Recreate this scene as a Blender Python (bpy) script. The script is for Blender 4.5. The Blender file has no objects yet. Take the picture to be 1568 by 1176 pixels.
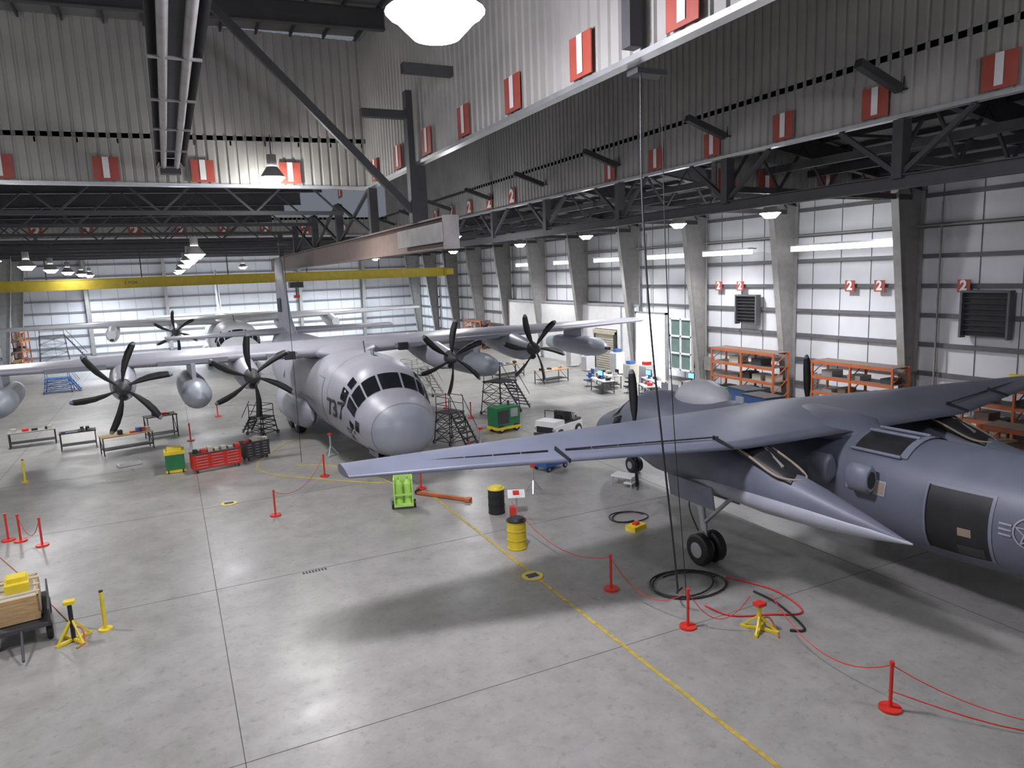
import bpy, math, random
from mathutils import Vector, Matrix
random.seed(3)
S=bpy.context.scene
# world frame: X across the hangar, Y along the hangar, Z up (metres)
# ---------------------------------------------------------------- materials
def mat(name,col,rough=.6,metal=0.,var=.1,scale=2.,emis=0.,bump=0.,ecol=None,stretch=None):
    m=bpy.data.materials.new(name); m.use_nodes=True
    nt=m.node_tree; b=nt.nodes['Principled BSDF']
    b.inputs['Roughness'].default_value=rough; b.inputs['Metallic'].default_value=metal
    if emis>0:
        b.inputs['Emission Color'].default_value=(*(ecol or col),1); b.inputs['Emission Strength'].default_value=emis
    tc=nt.nodes.new('ShaderNodeTexCoord'); no=nt.nodes.new('ShaderNodeTexNoise')
    no.inputs['Scale'].default_value=scale; no.inputs['Detail'].default_value=6
    src=tc.outputs['Object']
    if stretch:
        mp=nt.nodes.new('ShaderNodeMapping'); mp.inputs['Scale'].default_value=stretch
        nt.links.new(src,mp.inputs['Vector']); src=mp.outputs[0]
    nt.links.new(src,no.inputs['Vector'])
    cr=nt.nodes.new('ShaderNodeValToRGB')
    cr.color_ramp.elements[0].position=.3; cr.color_ramp.elements[1].position=.7
    cr.color_ramp.elements[0].color=(*[c*(1-var) for c in col],1)
    cr.color_ramp.elements[1].color=(*[min(1,c*(1+var)) for c in col],1)
    nt.links.new(no.outputs['Fac'],cr.inputs[0]); nt.links.new(cr.outputs[0],b.inputs['Base Color'])
    if bump>0:
        bp=nt.nodes.new('ShaderNodeBump'); bp.inputs['Strength'].default_value=bump
        nt.links.new(no.outputs['Fac'],bp.inputs['Height']); nt.links.new(bp.outputs[0],b.inputs['Normal'])
    return m
def floor_mat():
    m=bpy.data.materials.new('polished_concrete'); m.use_nodes=True
    nt=m.node_tree; b=nt.nodes['Principled BSDF']; L=nt.links.new
    tc=nt.nodes.new('ShaderNodeTexCoord')
    def noise(sc,det=8,rough=.6):
        n=nt.nodes.new('ShaderNodeTexNoise'); n.inputs['Scale'].default_value=sc; n.inputs['Detail'].default_value=det; n.inputs['Roughness'].default_value=rough
        L(tc.outputs['Object'],n.inputs['Vector']); return n.outputs['Fac']
    def ramp(f,p0,c0,p1,c1):
        r=nt.nodes.new('ShaderNodeValToRGB'); e=r.color_ramp.elements
        e[0].position=p0;e[0].color=(*c0,1);e[1].position=p1;e[1].color=(*c1,1); L(f,r.inputs[0]); return r.outputs[0]
    def mul(a,c,f=1.):
        x=nt.nodes.new('ShaderNodeMix'); x.data_type='RGBA'; x.blend_type='MULTIPLY'; x.inputs[0].default_value=f
        L(a,x.inputs[6]); L(c,x.inputs[7]); return x.outputs[2]
    c=ramp(noise(.22),.3,(.32,.31,.29),.7,(.40,.39,.37))
    c=mul(c,ramp(noise(1.3,10,.7),.35,(.80,.80,.79),.62,(1,1,1)))
    c=mul(c,ramp(noise(5,6,.65),.32,(.80,.80,.79),.45,(1,1,1)))
    c=mul(c,ramp(noise(22,3,.5),.28,(.86,.86,.85),.36,(1,1,1)))
    L(c,b.inputs['Base Color'])
    r=ramp(noise(.8,6),.3,(.27,)*3,.7,(.42,)*3); L(r,b.inputs['Roughness'])
    return m
white=mat('white_wall_sheet',(.70,.71,.74),.5,var=.06,scale=.6)
girt=mat('girt_grey',(.13,.13,.14),.6)
girt2=mat('girt_pale',(.22,.22,.24),.6)
joint=mat('joint_filler',(.10,.10,.095),.9)
steel=mat('painted_steel_grey',(.30,.29,.28),.55,var=.15)
dsteel=mat('dark_steel',(.055,.055,.06),.6)
panel=mat('corrugated_taupe',(.40,.39,.365),.55,var=.12,scale=.5)
roofm=mat('roof_deck_grey',(.18,.175,.17),.7,var=.2,scale=.4)
roofw=mat('roof_insulation_pale',(.28,.28,.28),.7,var=.2,scale=.4)
red=mat('sign_red',(.42,.085,.06),.5)
redp=mat('plastic_red',(.70,.04,.025),.4)
wht=mat('paint_white',(.85,.85,.85),.5,var=.04)
yel=mat('paint_yellow',(.80,.62,.04),.45)
yeld=mat('floor_line_yellow',(.50,.37,.08),.45,var=.3,scale=6)
yelcr=mat('crane_yellow',(.55,.42,.04),.5)
grn=mat('paint_green',(.03,.20,.08),.5)
lime=mat('hivis_lime',(.50,.80,.18),.5)
blk=mat('rubber_black',(.02,.02,.022),.5,var=.3)
alu=mat('aluminium',(.6,.61,.63),.35,.7)
blue=mat('paint_blue',(.04,.13,.38),.5)
orange=mat('rack_orange',(.55,.15,.05),.5)
wood=mat('wood_tan',(.50,.33,.16),.6,var=.25,scale=3,stretch=(1,8,8))
brown=mat('beam_brown',(.20,.14,.12),.55)
beig=mat('beige',(.55,.50,.40),.6)
tan=mat('seal_tan',(.34,.27,.21),.6)
skin=mat('aircraft_grey',(.36,.36,.415),.40,var=.07,scale=.7)
skin2=mat('aircraft_grey_dark',(.22,.23,.27),.45,var=.07,scale=.7)
nose_g=mat('radome_grey',(.32,.35,.40),.42,var=.03)
patr=mat('patrol_bluegrey',(.15,.165,.215),.45,var=.12,scale=.8)
patr2=mat('patrol_lightgrey',(.36,.38,.43),.45,var=.06)
patr3=mat('patrol_trim',(.21,.23,.29),.45,var=.06)
domem=mat('satcom_dome_pale',(.52,.53,.55),.45,var=.04)
decal=mat('decal_grey',(.03,.03,.04),.5)
decl2=mat('decal_light',(.38,.39,.44),.5)
glass=mat('dark_glass',(.015,.018,.022),.08)
gglass=mat('green_glass',(.16,.24,.22),.1)
lampm=mat('lamp_emitter',(1,1,1),.5,emis=60,ecol=(.95,.96,1))
glowm=mat('lit_surface_glow',(1,1,1),.5,emis=2.4,ecol=(.95,.97,1))  # glow put into the wall bands and the brightly lit door panel
screen=mat('screen_blue',(.1,.3,.9),.3,emis=2.5,ecol=(.15,.4,1))
floorm=floor_mat()
# ---------------------------------------------------------------- mesh builder
class M:
    def __init__(s): s.v=[];s.f=[];s.mi=[];s.sm=[];s.mats=[]
    def add(s,vs,fs,mt,smooth=False):
        if mt not in s.mats: s.mats.append(mt)
        k=s.mats.index(mt); o=len(s.v); s.v+=[tuple(v) for v in vs]
        for f in fs: s.f.append([i+o for i in f]); s.mi.append(k); s.sm.append(smooth)
    def bx(s,x0,x1,y0,y1,z0,z1,mt,R=None,piv=None):
        vs=[Vector((x,y,z)) for z in(z0,z1) for y in(y0,y1) for x in(x0,x1)]
        if R is not None:
            p=Vector(piv) if piv else Vector(((x0+x1)/2,(y0+y1)/2,(z0+z1)/2)); vs=[p+R@(v-p) for v in vs]
        s.add(vs,[(0,2,3,1),(4,5,7,6),(0,1,5,4),(2,6,7,3),(0,4,6,2),(1,3,7,5)],mt)
    def frame(s,p0,p1):
        d=(Vector(p1)-Vector(p0)).normalized(); r=Vector((0,0,1)) if abs(d.z)<.95 else Vector((0,1,0))
        u=d.cross(r).normalized(); w=u.cross(d); return d,u,w
    def beam(s,p0,p1,w,h,mt):
        p0=Vector(p0);p1=Vector(p1); d,u,k=s.frame(p0,p1); vs=[]
        for p in(p0,p1):
            for a,c in((-1,-1),(1,-1),(1,1),(-1,1)): vs.append(p+u*a*w/2+k*c*h/2)
        s.add(vs,[(3,2,1,0),(4,5,6,7),(0,1,5,4),(1,2,6,5),(2,3,7,6),(3,0,4,7)],mt)
    def ibeam(s,p0,p1,w,h,mt,t=.04):
        p0=Vector(p0);p1=Vector(p1); d,u,k=s.frame(p0,p1)
        s.beam(p0,p1,t,h,mt); s.beam(p0+k*h/2,p1+k*h/2,w,t,mt); s.beam(p0-k*h/2,p1-k*h/2,w,t,mt)
    def loft(s,rings,mt,smooth=True,caps=True):
        n=len(rings[0]); vs=[p for r in rings for p in r]; fs=[]
        for i in range(len(rings)-1):
            for j in range(n):
                a=i*n+j;b=i*n+(j+1)%n; fs.append((a,b,b+n,a+n))
        s.add(vs,fs,mt,smooth)
        if caps: s.add(rings[0],[tuple(range(n))[::-1]],mt); s.add(rings[-1],[tuple(range(n))],mt)
    def cyl(s,p0,p1,r,mt,r1=None,n=14,smooth=True,caps=True):
        p0=Vector(p0);p1=Vector(p1); d,u,k=s.frame(p0,p1); r1=r if r1 is None else r1
        s.loft([[p+(u*math.cos(2*math.pi*i/n)+k*math.sin(2*math.pi*i/n))*q for i in range(n)] for p,q in((p0,r),(p1,r1))],mt,smooth,caps)
    def tube(s,pts,r,mt,n=6):
        pts=[Vector(p) for p in pts]; rings=[]
        for i,p in enumerate(pts):
            a=pts[max(0,i-1)];b=pts[min(len(pts)-1,i+1)]; d,u,k=s.frame(a,b)
            rings.append([p+(u*math.cos(2*math.pi*j/n)+k*math.sin(2*math.pi*j/n))*r for j in range(n)])
        s.loft(rings,mt)
    def curve(s,pts,r,mt,n=6,sub=6):
        P=[Vector(p) for p in pts]; out=[]
        for i in range(len(P)-1):
            a=P[max(0,i-1)];b=P[i];c=P[i+1];d=P[min(len(P)-1,i+2)]
            for k in range(sub):
                t=k/sub; out.append(.5*((2*b)+(c-a)*t+(2*a-5*b+4*c-d)*t*t+(3*b-a-3*c+d)*t**3))
        out.append(P[-1]); s.tube(out,r,mt,n)
    def tire(s,c,r,w,mt,hub,ax=(1,0,0)):
        c=Vector(c);ax=Vector(ax)
        for q0,q1,a,b in((.86,1,-.5,-.36),(1,1,-.36,.36),(1,.86,.36,.5)):
            s.cyl(c+ax*w*a,c+ax*w*b,r*q0,mt,r*q1,n=20)
        s.cyl(c-ax*w*.53,c+ax*w*.53,r*.5,hub,n=14)
    def text(s,t,size,Mx,mt,thick=.0,proj=None):
        cu=bpy.data.curves.new('t','FONT'); cu.body=t; cu.size=size; cu.align_x='CENTER'; cu.align_y='CENTER'; cu.offset=thick
        o=bpy.data.objects.new('t',cu); S.collection.objects.link(o); dg=bpy.context.evaluated_depsgraph_get()
        me=bpy.data.meshes.new_from_object(o.evaluated_get(dg)); vs=[Mx@v.co for v in me.vertices]
        if proj: vs=[proj(v) for v in vs]
        s.add(vs,[tuple(p.vertices) for p in me.polygons],mt)
        bpy.data.objects.remove(o); bpy.data.meshes.remove(me); bpy.data.curves.remove(cu)
    def obj(s,name,loc=(0,0,0),rz=0,parent=None):
        me=bpy.data.meshes.new(name); me.from_pydata([tuple(v) for v in s.v],[],s.f)
        for m in s.mats: me.materials.append(m)
        me.polygons.foreach_set('material_index',s.mi); me.polygons.foreach_set('use_smooth',s.sm); me.update()
        return inst(name,me,loc,rz,parent)
def inst(name,me,loc=(0,0,0),rz=0,parent=None):
    o=bpy.data.objects.new(name,me); o.location=loc; o.rotation_euler=(0,0,rz); S.collection.objects.link(o)
    if parent: o.parent=parent
    return o
def fac(d): # matrix for text plane: '-x' (read looking +x), '-y' (read looking +y)
    if d=='-x': return Matrix(((0,0,-1),(-1,0,0),(0,1,0))).to_4x4()
    return Matrix(((1,0,0),(0,0,-1),(0,1,0))).to_4x4()
# ---------------------------------------------------------------- room shell
XL,XR,Y0,Y1=-17.,34.,-8.,105.
m=M(); m.bx(XL,XR,Y0,Y1,-.3,0,floorm); m.obj('floor')
m=M()
for k in range(-2,5): m.bx(.43+8.05*k-.009,.43+8.05*k+.009,Y0,Y1,.001,.003,joint)
for k in range(-3,11): m.bx(XL,XR,20.5+8.05*k-.008,20.5+8.05*k+.008,.001,.003,joint)
m.obj('floor_joint_lines')
m=M(); m.bx(8.43,8.53,Y0,25.8,.004,.008,yeld); m.obj('floor_stripe')
def wall(name,axis,c,sgn,u0,u1,h,g=girt):
    m=M(); t=.2
    def B(a0,a1,o0,o1,z0,z1,mt):
        p,q=sorted((c+sgn*o0,c+sgn*o1))
        if axis=='x': m.bx(p,q,a0,a1,z0,z1,mt)
        else: m.bx(a0,a1,p,q,z0,z1,mt)
    B(u0,u1,0,-t,0,h,white)
    z=1.1
    while z<h-.3: B(u0,u1,.01,.18,z,z+.2,g); z+=1.45
    B(u0,u1,.01,.06,0,.25,g)
    a=u0
    while a<u1: B(a,a+.03,.005,.03,0,h,g); a+=1.9
    m.obj(name)
wall('wall_right','x',XR,-1,Y0,Y1,14)
wall('wall_back','y',Y1,-1,XL,XR,14,girt2)
wall('wall_left','x',XL,1,Y0,Y1,20)
wall('wall_front','y',Y0,1,XL,XR,20)
A_K=[7.8*k for k in range(0,14)]
def corr(m,p0,p1,z0,z1,pitch=.42,dep=.06):
    p0=Vector(p0);p1=Vector(p1); L=(p1-p0).length; d=(p1-p0)/L; n=Vector((-d.y,d.x)); vs=[];x=0
    prof=((0,0),(.62,0),(.70,1),(.92,1))
    while x<L:
        for f,o in prof:
            q=p0+d*min(L,x+f*pitch)+n*o*dep; vs+= [(q.x,q.y,z0),(q.x,q.y,z1)]
        x+=pitch
    N=len(vs)//2; m.add(vs,[(2*i,2*i+2,2*i+3,2*i+1) for i in range(N-1)],panel)
def sign(m,t,p,d):
    x,y,z=p; h=.48; W=Matrix.Diagonal((1.15,1,1,1))
    if d=='-x':
        m.bx(x-.03,x,y-h,y+h,z-h,z+h,red); m.text(t,1.12,Matrix.Translation((x-.05,y,z))@fac(d)@W,wht,.05)
    else:
        m.bx(x-h,x+h,y-.03,y,z-h,z+h,red); m.text(t,1.12,Matrix.Translation((x,y-.05,z))@fac(d)@W,wht,.05)
ZB=12.85
m=M(); corr(m,(9.5,35.5),(9.5,Y0),ZB,19.6); m.bx(9.35,9.65,Y0,35.5,ZB-.12,ZB,alu)
for k in range(-3,6): sign(m,'1',(9.38,30.0-3.7*k+0,13.4),'-x')
m.obj('wall_curtain_inner')
m=M(); corr(m,(21.4,73.6),(21.4,Y0),ZB,19.6); m.bx(21.25,21.55,Y0,73.6,ZB-.12,ZB,alu)
for k in range(0,6): sign(m,'1',(21.28,31.9-3.85*k,13.4),'-x')
for k in range(0,5): sign(m,'2',(21.28,43.5+3.7*k,13.4),'-x')
m.obj('wall_curtain_outer')
m=M(); corr(m,(XL,35.5),(9.5,35.5),ZB,19.6); m.bx(XL,9.5,35.35,35.65,ZB-.14,ZB,alu)
for k in range(-4,3): sign(m,'1',(-1.75+3.77*k,35.38,13.4),'-y')
m.obj('wall_curtain_cross')
m=M(); corr(m,(XL,73.6),(21.4,73.6),ZB,14.6); m.bx(XL,21.4,73.45,73.75,ZB-.14,ZB,alu)
for k in range(-3,6): sign(m,'2',(-2+3.75*k,73.48,13.4),'-y')
m.obj('wall_curtain_far')
m=M(); corr(m,(21.6,24.6),(XR-.3,24.6),11.3,13.9)
for x in (22.3,24.6,28.4,31.6,33): sign(m,'1',(x,24.42,12.0),'-y')
m.obj('wall_curtain_side')
def roof(m,x0,x1,y0,y1,z0,z1,rm=None):
    m.add([(x0,y0,z0),(x1,y0,z1),(x1,y1,z1),(x0,y1,z0),(x0,y0,z0+.2),(x1,y0,z1+.2),(x1,y1,z1+.2),(x0,y1,z0+.2)],
          [(0,1,2,3),(7,6,5,4),(0,4,5,1),(1,5,6,2),(2,6,7,3),(3,7,4,0)],rm or roofm)
    x=x0+.8
    while x<x1:
        z=z0+(z1-z0)*(x-x0)/(x1-x0); m.beam((x,y0,z-.12),(x,y1,z-.12),.07,.2,dsteel); x+=1.5
    for a in A_K:
        if y0<a<y1: m.ibeam((x0,a,z0-.6),(x1,a,z1-.6),.3,.8,dsteel)
m=M()
roof(m,XL,9.5,Y0,35.5,19,19.8); roof(m,9.5,21.4,Y0,73.6,19.8,19.4)
roof(m,21.4,XR,Y0,Y1,14.6,12.6,roofw); roof(m,XL,9.5,35.5,73.6,14.4,14.9); roof(m,XL,21.4,73.6,Y1,14.2,14.4)
for a in A_K:
    if 35.5<a<73.6: 
        m.beam((XL,a,11.9),(9.0,a,11.9),.12,.2,dsteel)
        for i in range(6):
            x=XL+i*4.3; m.beam((x,a,11.9),(x+2.15,a,13.9),.1,.1,dsteel); m.beam((x+2.15,a,13.9),(x+4.3,a,11.9),.1,.1,dsteel)
    if a>73.6:
        m.beam((XL,a,12.2),(21.4,a,12.2),.3,.6,dsteel)
    if 8<a<100:
        m.beam((21.4,a,11.5),(XR-1,a,11.3),.16,.25,dsteel)
        for i in range(4):
            x=21.4+i*2.9; m.beam((x,a,11.5),(x+1.45,a,13.4),.1,.1,dsteel); m.beam((x+1.45,a,13.4),(x+2.9,a,11.5),.1,.1,dsteel)
for x in (24.5,27.5,30.5): m.beam((x,5,12.4),(x,100,12.4),.25,.3,dsteel)
for a in (11.7,19.5,27.3,35.1,43):
    m.beam((21.6,a-3.9,13.9),(33,a+3.9,12.3),.1,.12,dsteel); m.beam((21.6,a+3.9,13.9),(33,a-3.9,12.3),.1,.12,dsteel)
m.obj('ceiling')
m=M()
m.ibeam((9.5,24.6,9.95),(9.5,73.2,9.95),.55,1.1,brown,.06)
m.bx(9.2,9.8,24.5,24.6,9.35,10.55,steel); m.bx(9.14,9.2,24.6,30,9.6,10.3,steel)
for a in (27.7,34.9,42.5,50,58,66):
    m.bx(9.3,9.7,a-.2,a+.2,10.5,12.7,dsteel)
    if a<28: m.bx(9.05,9.3,a-.2,a+.2,10.5,15.5,dsteel)
for a in (42.5,50,58): m.beam((9.5,a,12.7),(9.5,a-7,10.6),.14,.14,dsteel); m.beam((9.5,a-7,12.7),(9.5,a,10.6),.14,.14,dsteel)
m.beam((9.1,27.7,11),(2,27.7,18.2),.22,.28,dsteel)
m.beam((9.1,27.7,14.6),(7.3,27.7,14.6),.3,.3,dsteel)
m.obj('crane_header_girder')
m=M()
for a in (7.8,15.6,23.4,31.2,39,46.8,54.6,62.4,70.2):
    m.bx(21.2,21.6,a-.18,a+.18,10.9,12.7,dsteel)
    m.beam((21.4,a,11),(21.4,a+2.3,12.7),.16,.16,dsteel); m.beam((21.4,a,11),(21.4,a-2.3,12.7),.16,.16,dsteel)
    m.beam((21.2,a,13.6),(19.3,a,14.2),.25,.25,dsteel)
m.ibeam((21.4,Y0+1,10.8),(21.4,73,10.8),.3,.4,dsteel)
m.obj('crane_track_beam')
m=M()
m.beam((9.2,15.5,15.5),(5.8,15.5,18.4),.25,.3,dsteel); m.beam((9.2,8,15.0),(6.5,8,15.0),.3,.3,dsteel); m.beam((9.2,23,15.0),(7.5,23,15.0),.3,.3,dsteel)
m.beam((9.2,12.9,12.9),(9.2,12.9,18.5),.3,.3,dsteel)
m.obj('ceiling_brace')
m=M()
zt=12.3; bi,ti=-.55,-2.1
m.add([(0,-.02,0),(bi,-.02,0),(ti,-.02,zt),(0,-.02,zt),(0,.02,0),(bi,.02,0),(ti,.02,zt),(0,.02,zt)],[(0,1,2,3),(7,6,5,4)],steel)
for x0,x1 in((-.03,-.03),(bi,ti)):
    m.add([(x0,-.2,0),(x0,.2,0),(x1,.2,zt),(x1,-.2,zt),(x0-.05,-.2,0),(x0-.05,.2,0),(x1-.05,.2,zt),(x1-.05,-.2,zt)],
      [(0,1,2,3),(7,6,5,4),(0,4,5,1),(1,5,6,2),(2,6,7,3),(3,7,4,0)],steel)
m.bx(-.75,0,-.25,.25,0,.04,dsteel)
col=m.obj('steel_column',(XR-.18,7.8,0))
for a in A_K[2:]: inst('steel_column',col.data,(XR-.18,a,0))
for b in (-9,0,17,26): inst('steel_column',col.data,(b,Y1-.2,0),math.pi/2)
for a in A_K[10:]: inst('steel_column',col.data,(XL+.2,a,0),math.pi)
m=M()
m.bx(XL+.6,30,79.6,80.2,8.4,9.3,yelcr); m.bx(XL+.6,30,79.5,80.3,9.28,9.35,yelcr); m.bx(XL+.6,30,79.5,80.3,8.35,8.42,yelcr)
m.bx(29.6,30.4,78.4,81.4,8.5,9.2,yelcr); m.bx(XL+.5,XL+1,78.4,81.4,8.5,9.2,yelcr)
m.bx(12,13.4,79.3,80.5,7.7,8.3,dsteel); m.cyl((12.7,79.9,7.7),(12.7,79.9,6.9),.06,dsteel); m.bx(12.4,13,79.7,80.1,6.6,6.9,redp)
m.text('2 TON',.38,Matrix.Translation((-3,79.58,8.85))@fac('-y'),dsteel,.0)
for x in (-10,-2,6,14,22,30): m.cyl((x,80,9.3),(x,80,11.8),.05,dsteel)
m.obj('bridge_crane')
# ---------------------------------------------------------------- right wall fittings
def onwall(name,fn):
    m=M(); fn(m); return m.obj(name)
def f(m):
    for a0,a1 in((46.5,49.2),(52.6,70)):
        m.bx(33.3,33.55,a0,a1,0,5.4,wht)
    m.bx(33.3,33.55,49.2,52.6,3.4,5.4,wht)
    for a in (48.5,54.6,62.4): m.bx(33.22,33.3,a-.1,a+.1,0,5.4,alu)
    m.bx(33.2,33.6,46.5,70,5.4,5.55,alu)
onwall('wall_office_partition',f)
def f(m):
    m.bx(33.12,33.28,42.6,46.2,0,4.9,glowm); m.bx(33.05,33.3,42.45,42.6,0,5.05,alu); m.bx(33.05,33.3,46.2,46.35,0,5.05,alu); m.bx(33.05,33.3,42.45,46.35,4.9,5.05,alu)  # door panel is no lamp; its brightly lit look comes from emission
    for z in (1.2,2.4,3.6): m.bx(33.1,33.12,42.6,46.2,z,z+.03,alu)
onwall('door_1',f)
def f(m):
    m.bx(33.15,33.22,49.5,52.3,0,3.0,beig); 
    for i in range(14): m.bx(33.12,33.16,49.5,52.3,.1+.2*i,.14+.2*i,steel)
    m.bx(33.1,33.3,49.3,49.5,0,3.2,dsteel); m.bx(33.1,33.3,52.3,52.5,0,3.2,dsteel); m.bx(33.0,33.28,49.3,52.5,3.0,3.35,beig)
onwall('door_2',f)
def f(m):
    m.bx(33.25,33.35,39.8,42.1,1.0,4.6,gglass)
    for a in (39.8,40.95,42.1): m.bx(33.15,33.4,a-.06,a+.06,.9,4.7,wht)
    for z in (.95,2.15,3.4,4.65): m.bx(33.15,33.4,39.75,42.15,z-.06,z+.06,wht)
onwall('window_1',f)
def vent(a,z,w):
    m=M(); m.bx(33.6,33.8,a-w/2,a+w/2,z-w/2,z+w/2,blk)
    for i in range(8): m.bx(33.48,33.6,a-w/2,a+w/2,z-w/2+i*w/8,z-w/2+i*w/8+.03,dsteel)
    m.bx(33.4,33.8,a-w/2-.1,a-w/2,z-w/2-.1,z+w/2+.1,girt); m.bx(33.4,33.8,a+w/2,a+w/2+.1,z-w/2-.1,z+w/2+.1,girt)
    m.bx(33.4,33.8,a-w/2,a+w/2,z+w/2,z+w/2+.1,girt)
    m.obj('wall_vent')
vent(34.8,5.5,1.7); vent(19.9,5.7,2.0)
m=M()
for a in (21,25.4,27.2,35.5,37.5,40.5): 
    m.bx(33.62,33.66,a-.3,a+.3,6.7,7.3,red); m.text('2',.66,Matrix.Translation((33.59,a,7.0))@fac('-x'),wht,.03)
m.obj('zone_sign_row')
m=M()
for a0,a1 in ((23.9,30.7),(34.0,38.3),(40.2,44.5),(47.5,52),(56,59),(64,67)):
    m.bx(32.9,33.2,a0,a1,9.0,9.3,glowm); m.bx(32.85,33.25,a0,a1,9.3,9.4,alu)
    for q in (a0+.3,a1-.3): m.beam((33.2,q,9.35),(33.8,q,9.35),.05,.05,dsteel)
m.obj('glow_band_row')  # glowing bands added for the bright stripes along the upper wall
m=M()
for a in (17.6,22.2,38.7,45.5): m.cyl((33.6,a,0.0),(33.6,a,11),.04,steel,n=8)
for a,z in ((29.6,1.5),(38.3,1.6),(22.0,1.5),(12.5,1.5)): m.bx(33.35,33.75,a-.3,a+.3,z-.4,z+.5,steel)
m.tube([(33.55,8,9.9),(33.55,100,9.9)],.06,steel,8)
m.obj('wall_conduit')
m=M()
m.cyl((.45,-4,13.4),(.45,34.3,13.4),.11,steel); m.cyl((.95,-4,13.4),(.95,34.3,13.4),.11,steel)
m.add([(.15,-4,13.35),(.4,-4,13.75),(1.0,-4,13.75),(1.25,-4,13.35),(.15,34.3,13.35),(.4,34.3,13.75),(1.0,34.3,13.75),(1.25,34.3,13.35)],[(0,1,5,4),(1,2,6,5),(2,3,7,6)],dsteel)
m.bx(.3,1.1,34.2,34.7,13.1,13.7,dsteel)
for a in range(-2,35,4): m.cyl((.7,a,13.75),(.7,a,18.6),.02,dsteel,n=6); m.bx(.15,1.25,a-.04,a+.04,13.3,13.36,steel)
m.obj('radiant_tube_heater')
# ---------------------------------------------------------------- lamps
m=M()
m.cyl((0,0,.35),(0,0,.75),.16,steel); m.cyl((0,0,0),(0,0,.35),.42,steel,.18,n=24,caps=False); m.cyl((0,0,-.02),(0,0,.02),.4,lampm,n=24); m.cyl((0,0,-.2),(0,0,-.02),.2,lampm,.38,n=24)
m.cyl((0,0,.75),(0,0,1.4),.02,dsteel,n=6)
lampmesh=m
lm=None
def lamp(x,y,z,P,col=(1,.98,.96),sc=1.,ang=150,bl=.5,soft=.45,glow=0):
    global lm
    if lm is None: o=lampmesh.obj('high_bay_lamp',(x,y,z)); lm=o.data
    else: o=inst('high_bay_lamp',lm,(x,y,z))
    o.scale=(sc,sc,sc)
    if P:
        l=bpy.data.lights.new('lamp_light','SPOT'); l.energy=P; l.color=col; l.spot_size=math.radians(ang); l.spot_blend=bl; l.shadow_soft_size=soft
        q=bpy.data.objects.new('lamp_light',l); q.location=(0,0,-.35); S.collection.objects.link(q); q.parent=o
    if glow:
        l=bpy.data.lights.new('lamp_spill','POINT'); l.energy=glow; l.color=col; l.shadow_soft_size=.25
        q=bpy.data.objects.new('lamp_spill',l); q.location=(0,.0,-.5); S.collection.objects.link(q); q.parent=o
lamp(5.2,13.7,13.4,2500,(.90,.86,1),2.3,175,.2,.8,900)
lamp(4.8,34.0,13.0,2300,sc=1.3,soft=.7,glow=450)
for x,y,z,P in [(-9,8,13.2,1500),(-9,24,13.2,2500),
    (28,27.5,10.9,2800),(29,36,11,3200),(28.5,46,10.9,3000),(29,58,10.9,2600),(28,72,10.9,2600),
    (-8,45,10,2600),(-8,56,10,0),(-8,67,10,2600),(-8,78,10,0),(-8,90,10,5500),(-8,99,10,4500),
    (1.6,42,10,1400),(1.6,52,10,0),(1.6,63,10,2200),(1.6,84,10,2800),(1.6,96,10,5500),
    (18,46,11,2200),(18,58,11,0),(18,70,11,2600),(18,84,11,2800),(18,96,11,6500),(26,96,11,5500),(9,96,10.4,6000)]:
    lamp(x,y,z,P,(.82,.90,1) if y>85 else (.97,.97,1),1.25,136 if 20<x and y<80 else 150,soft=.6,glow=350 if (x,y) in ((-9,24),(-9,8),(28,27.5),(18,46)) else 0)
lamp(15.5,3,13.2,700,(.97,.97,1),1.25,150,soft=1.,glow=500)
# ---------------------------------------------------------------- aircraft tools
def hermite(tab,y):
    if y<=tab[0][0]: return tab[0][1:]
    if y>=tab[-1][0]: return tab[-1][1:]
    for i in range(len(tab)-1):
        if tab[i][0]<=y<=tab[i+1][0]: break
    a,b=tab[i],tab[i+1]; t=(y-a[0])/(b[0]-a[0]); out=[]
    for k in range(1,len(a)):
        def sl(j):
            if j<=0 or j>=len(tab)-1: j2=max(0,min(len(tab)-2,j-1 if j>0 else 0)); return (tab[j2+1][k]-tab[j2][k])/(tab[j2+1][0]-tab[j2][0])
            s0=(tab[j][k]-tab[j-1][k])/(tab[j][0]-tab[j-1][0]); s1=(tab[j+1][k]-tab[j][k])/(tab[j+1][0]-tab[j][0])
            return 0 if s0*s1<=0 else 2*s0*s1/(s0+s1)
        h=b[0]-a[0]; m0=sl(i)*h; m1=sl(i+1)*h
        out.append((2*t**3-3*t*t+1)*a[k]+(t**3-2*t*t+t)*m0+(-2*t**3+3*t*t)*b[k]+(t**3-t*t)*m1)
    return out
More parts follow.
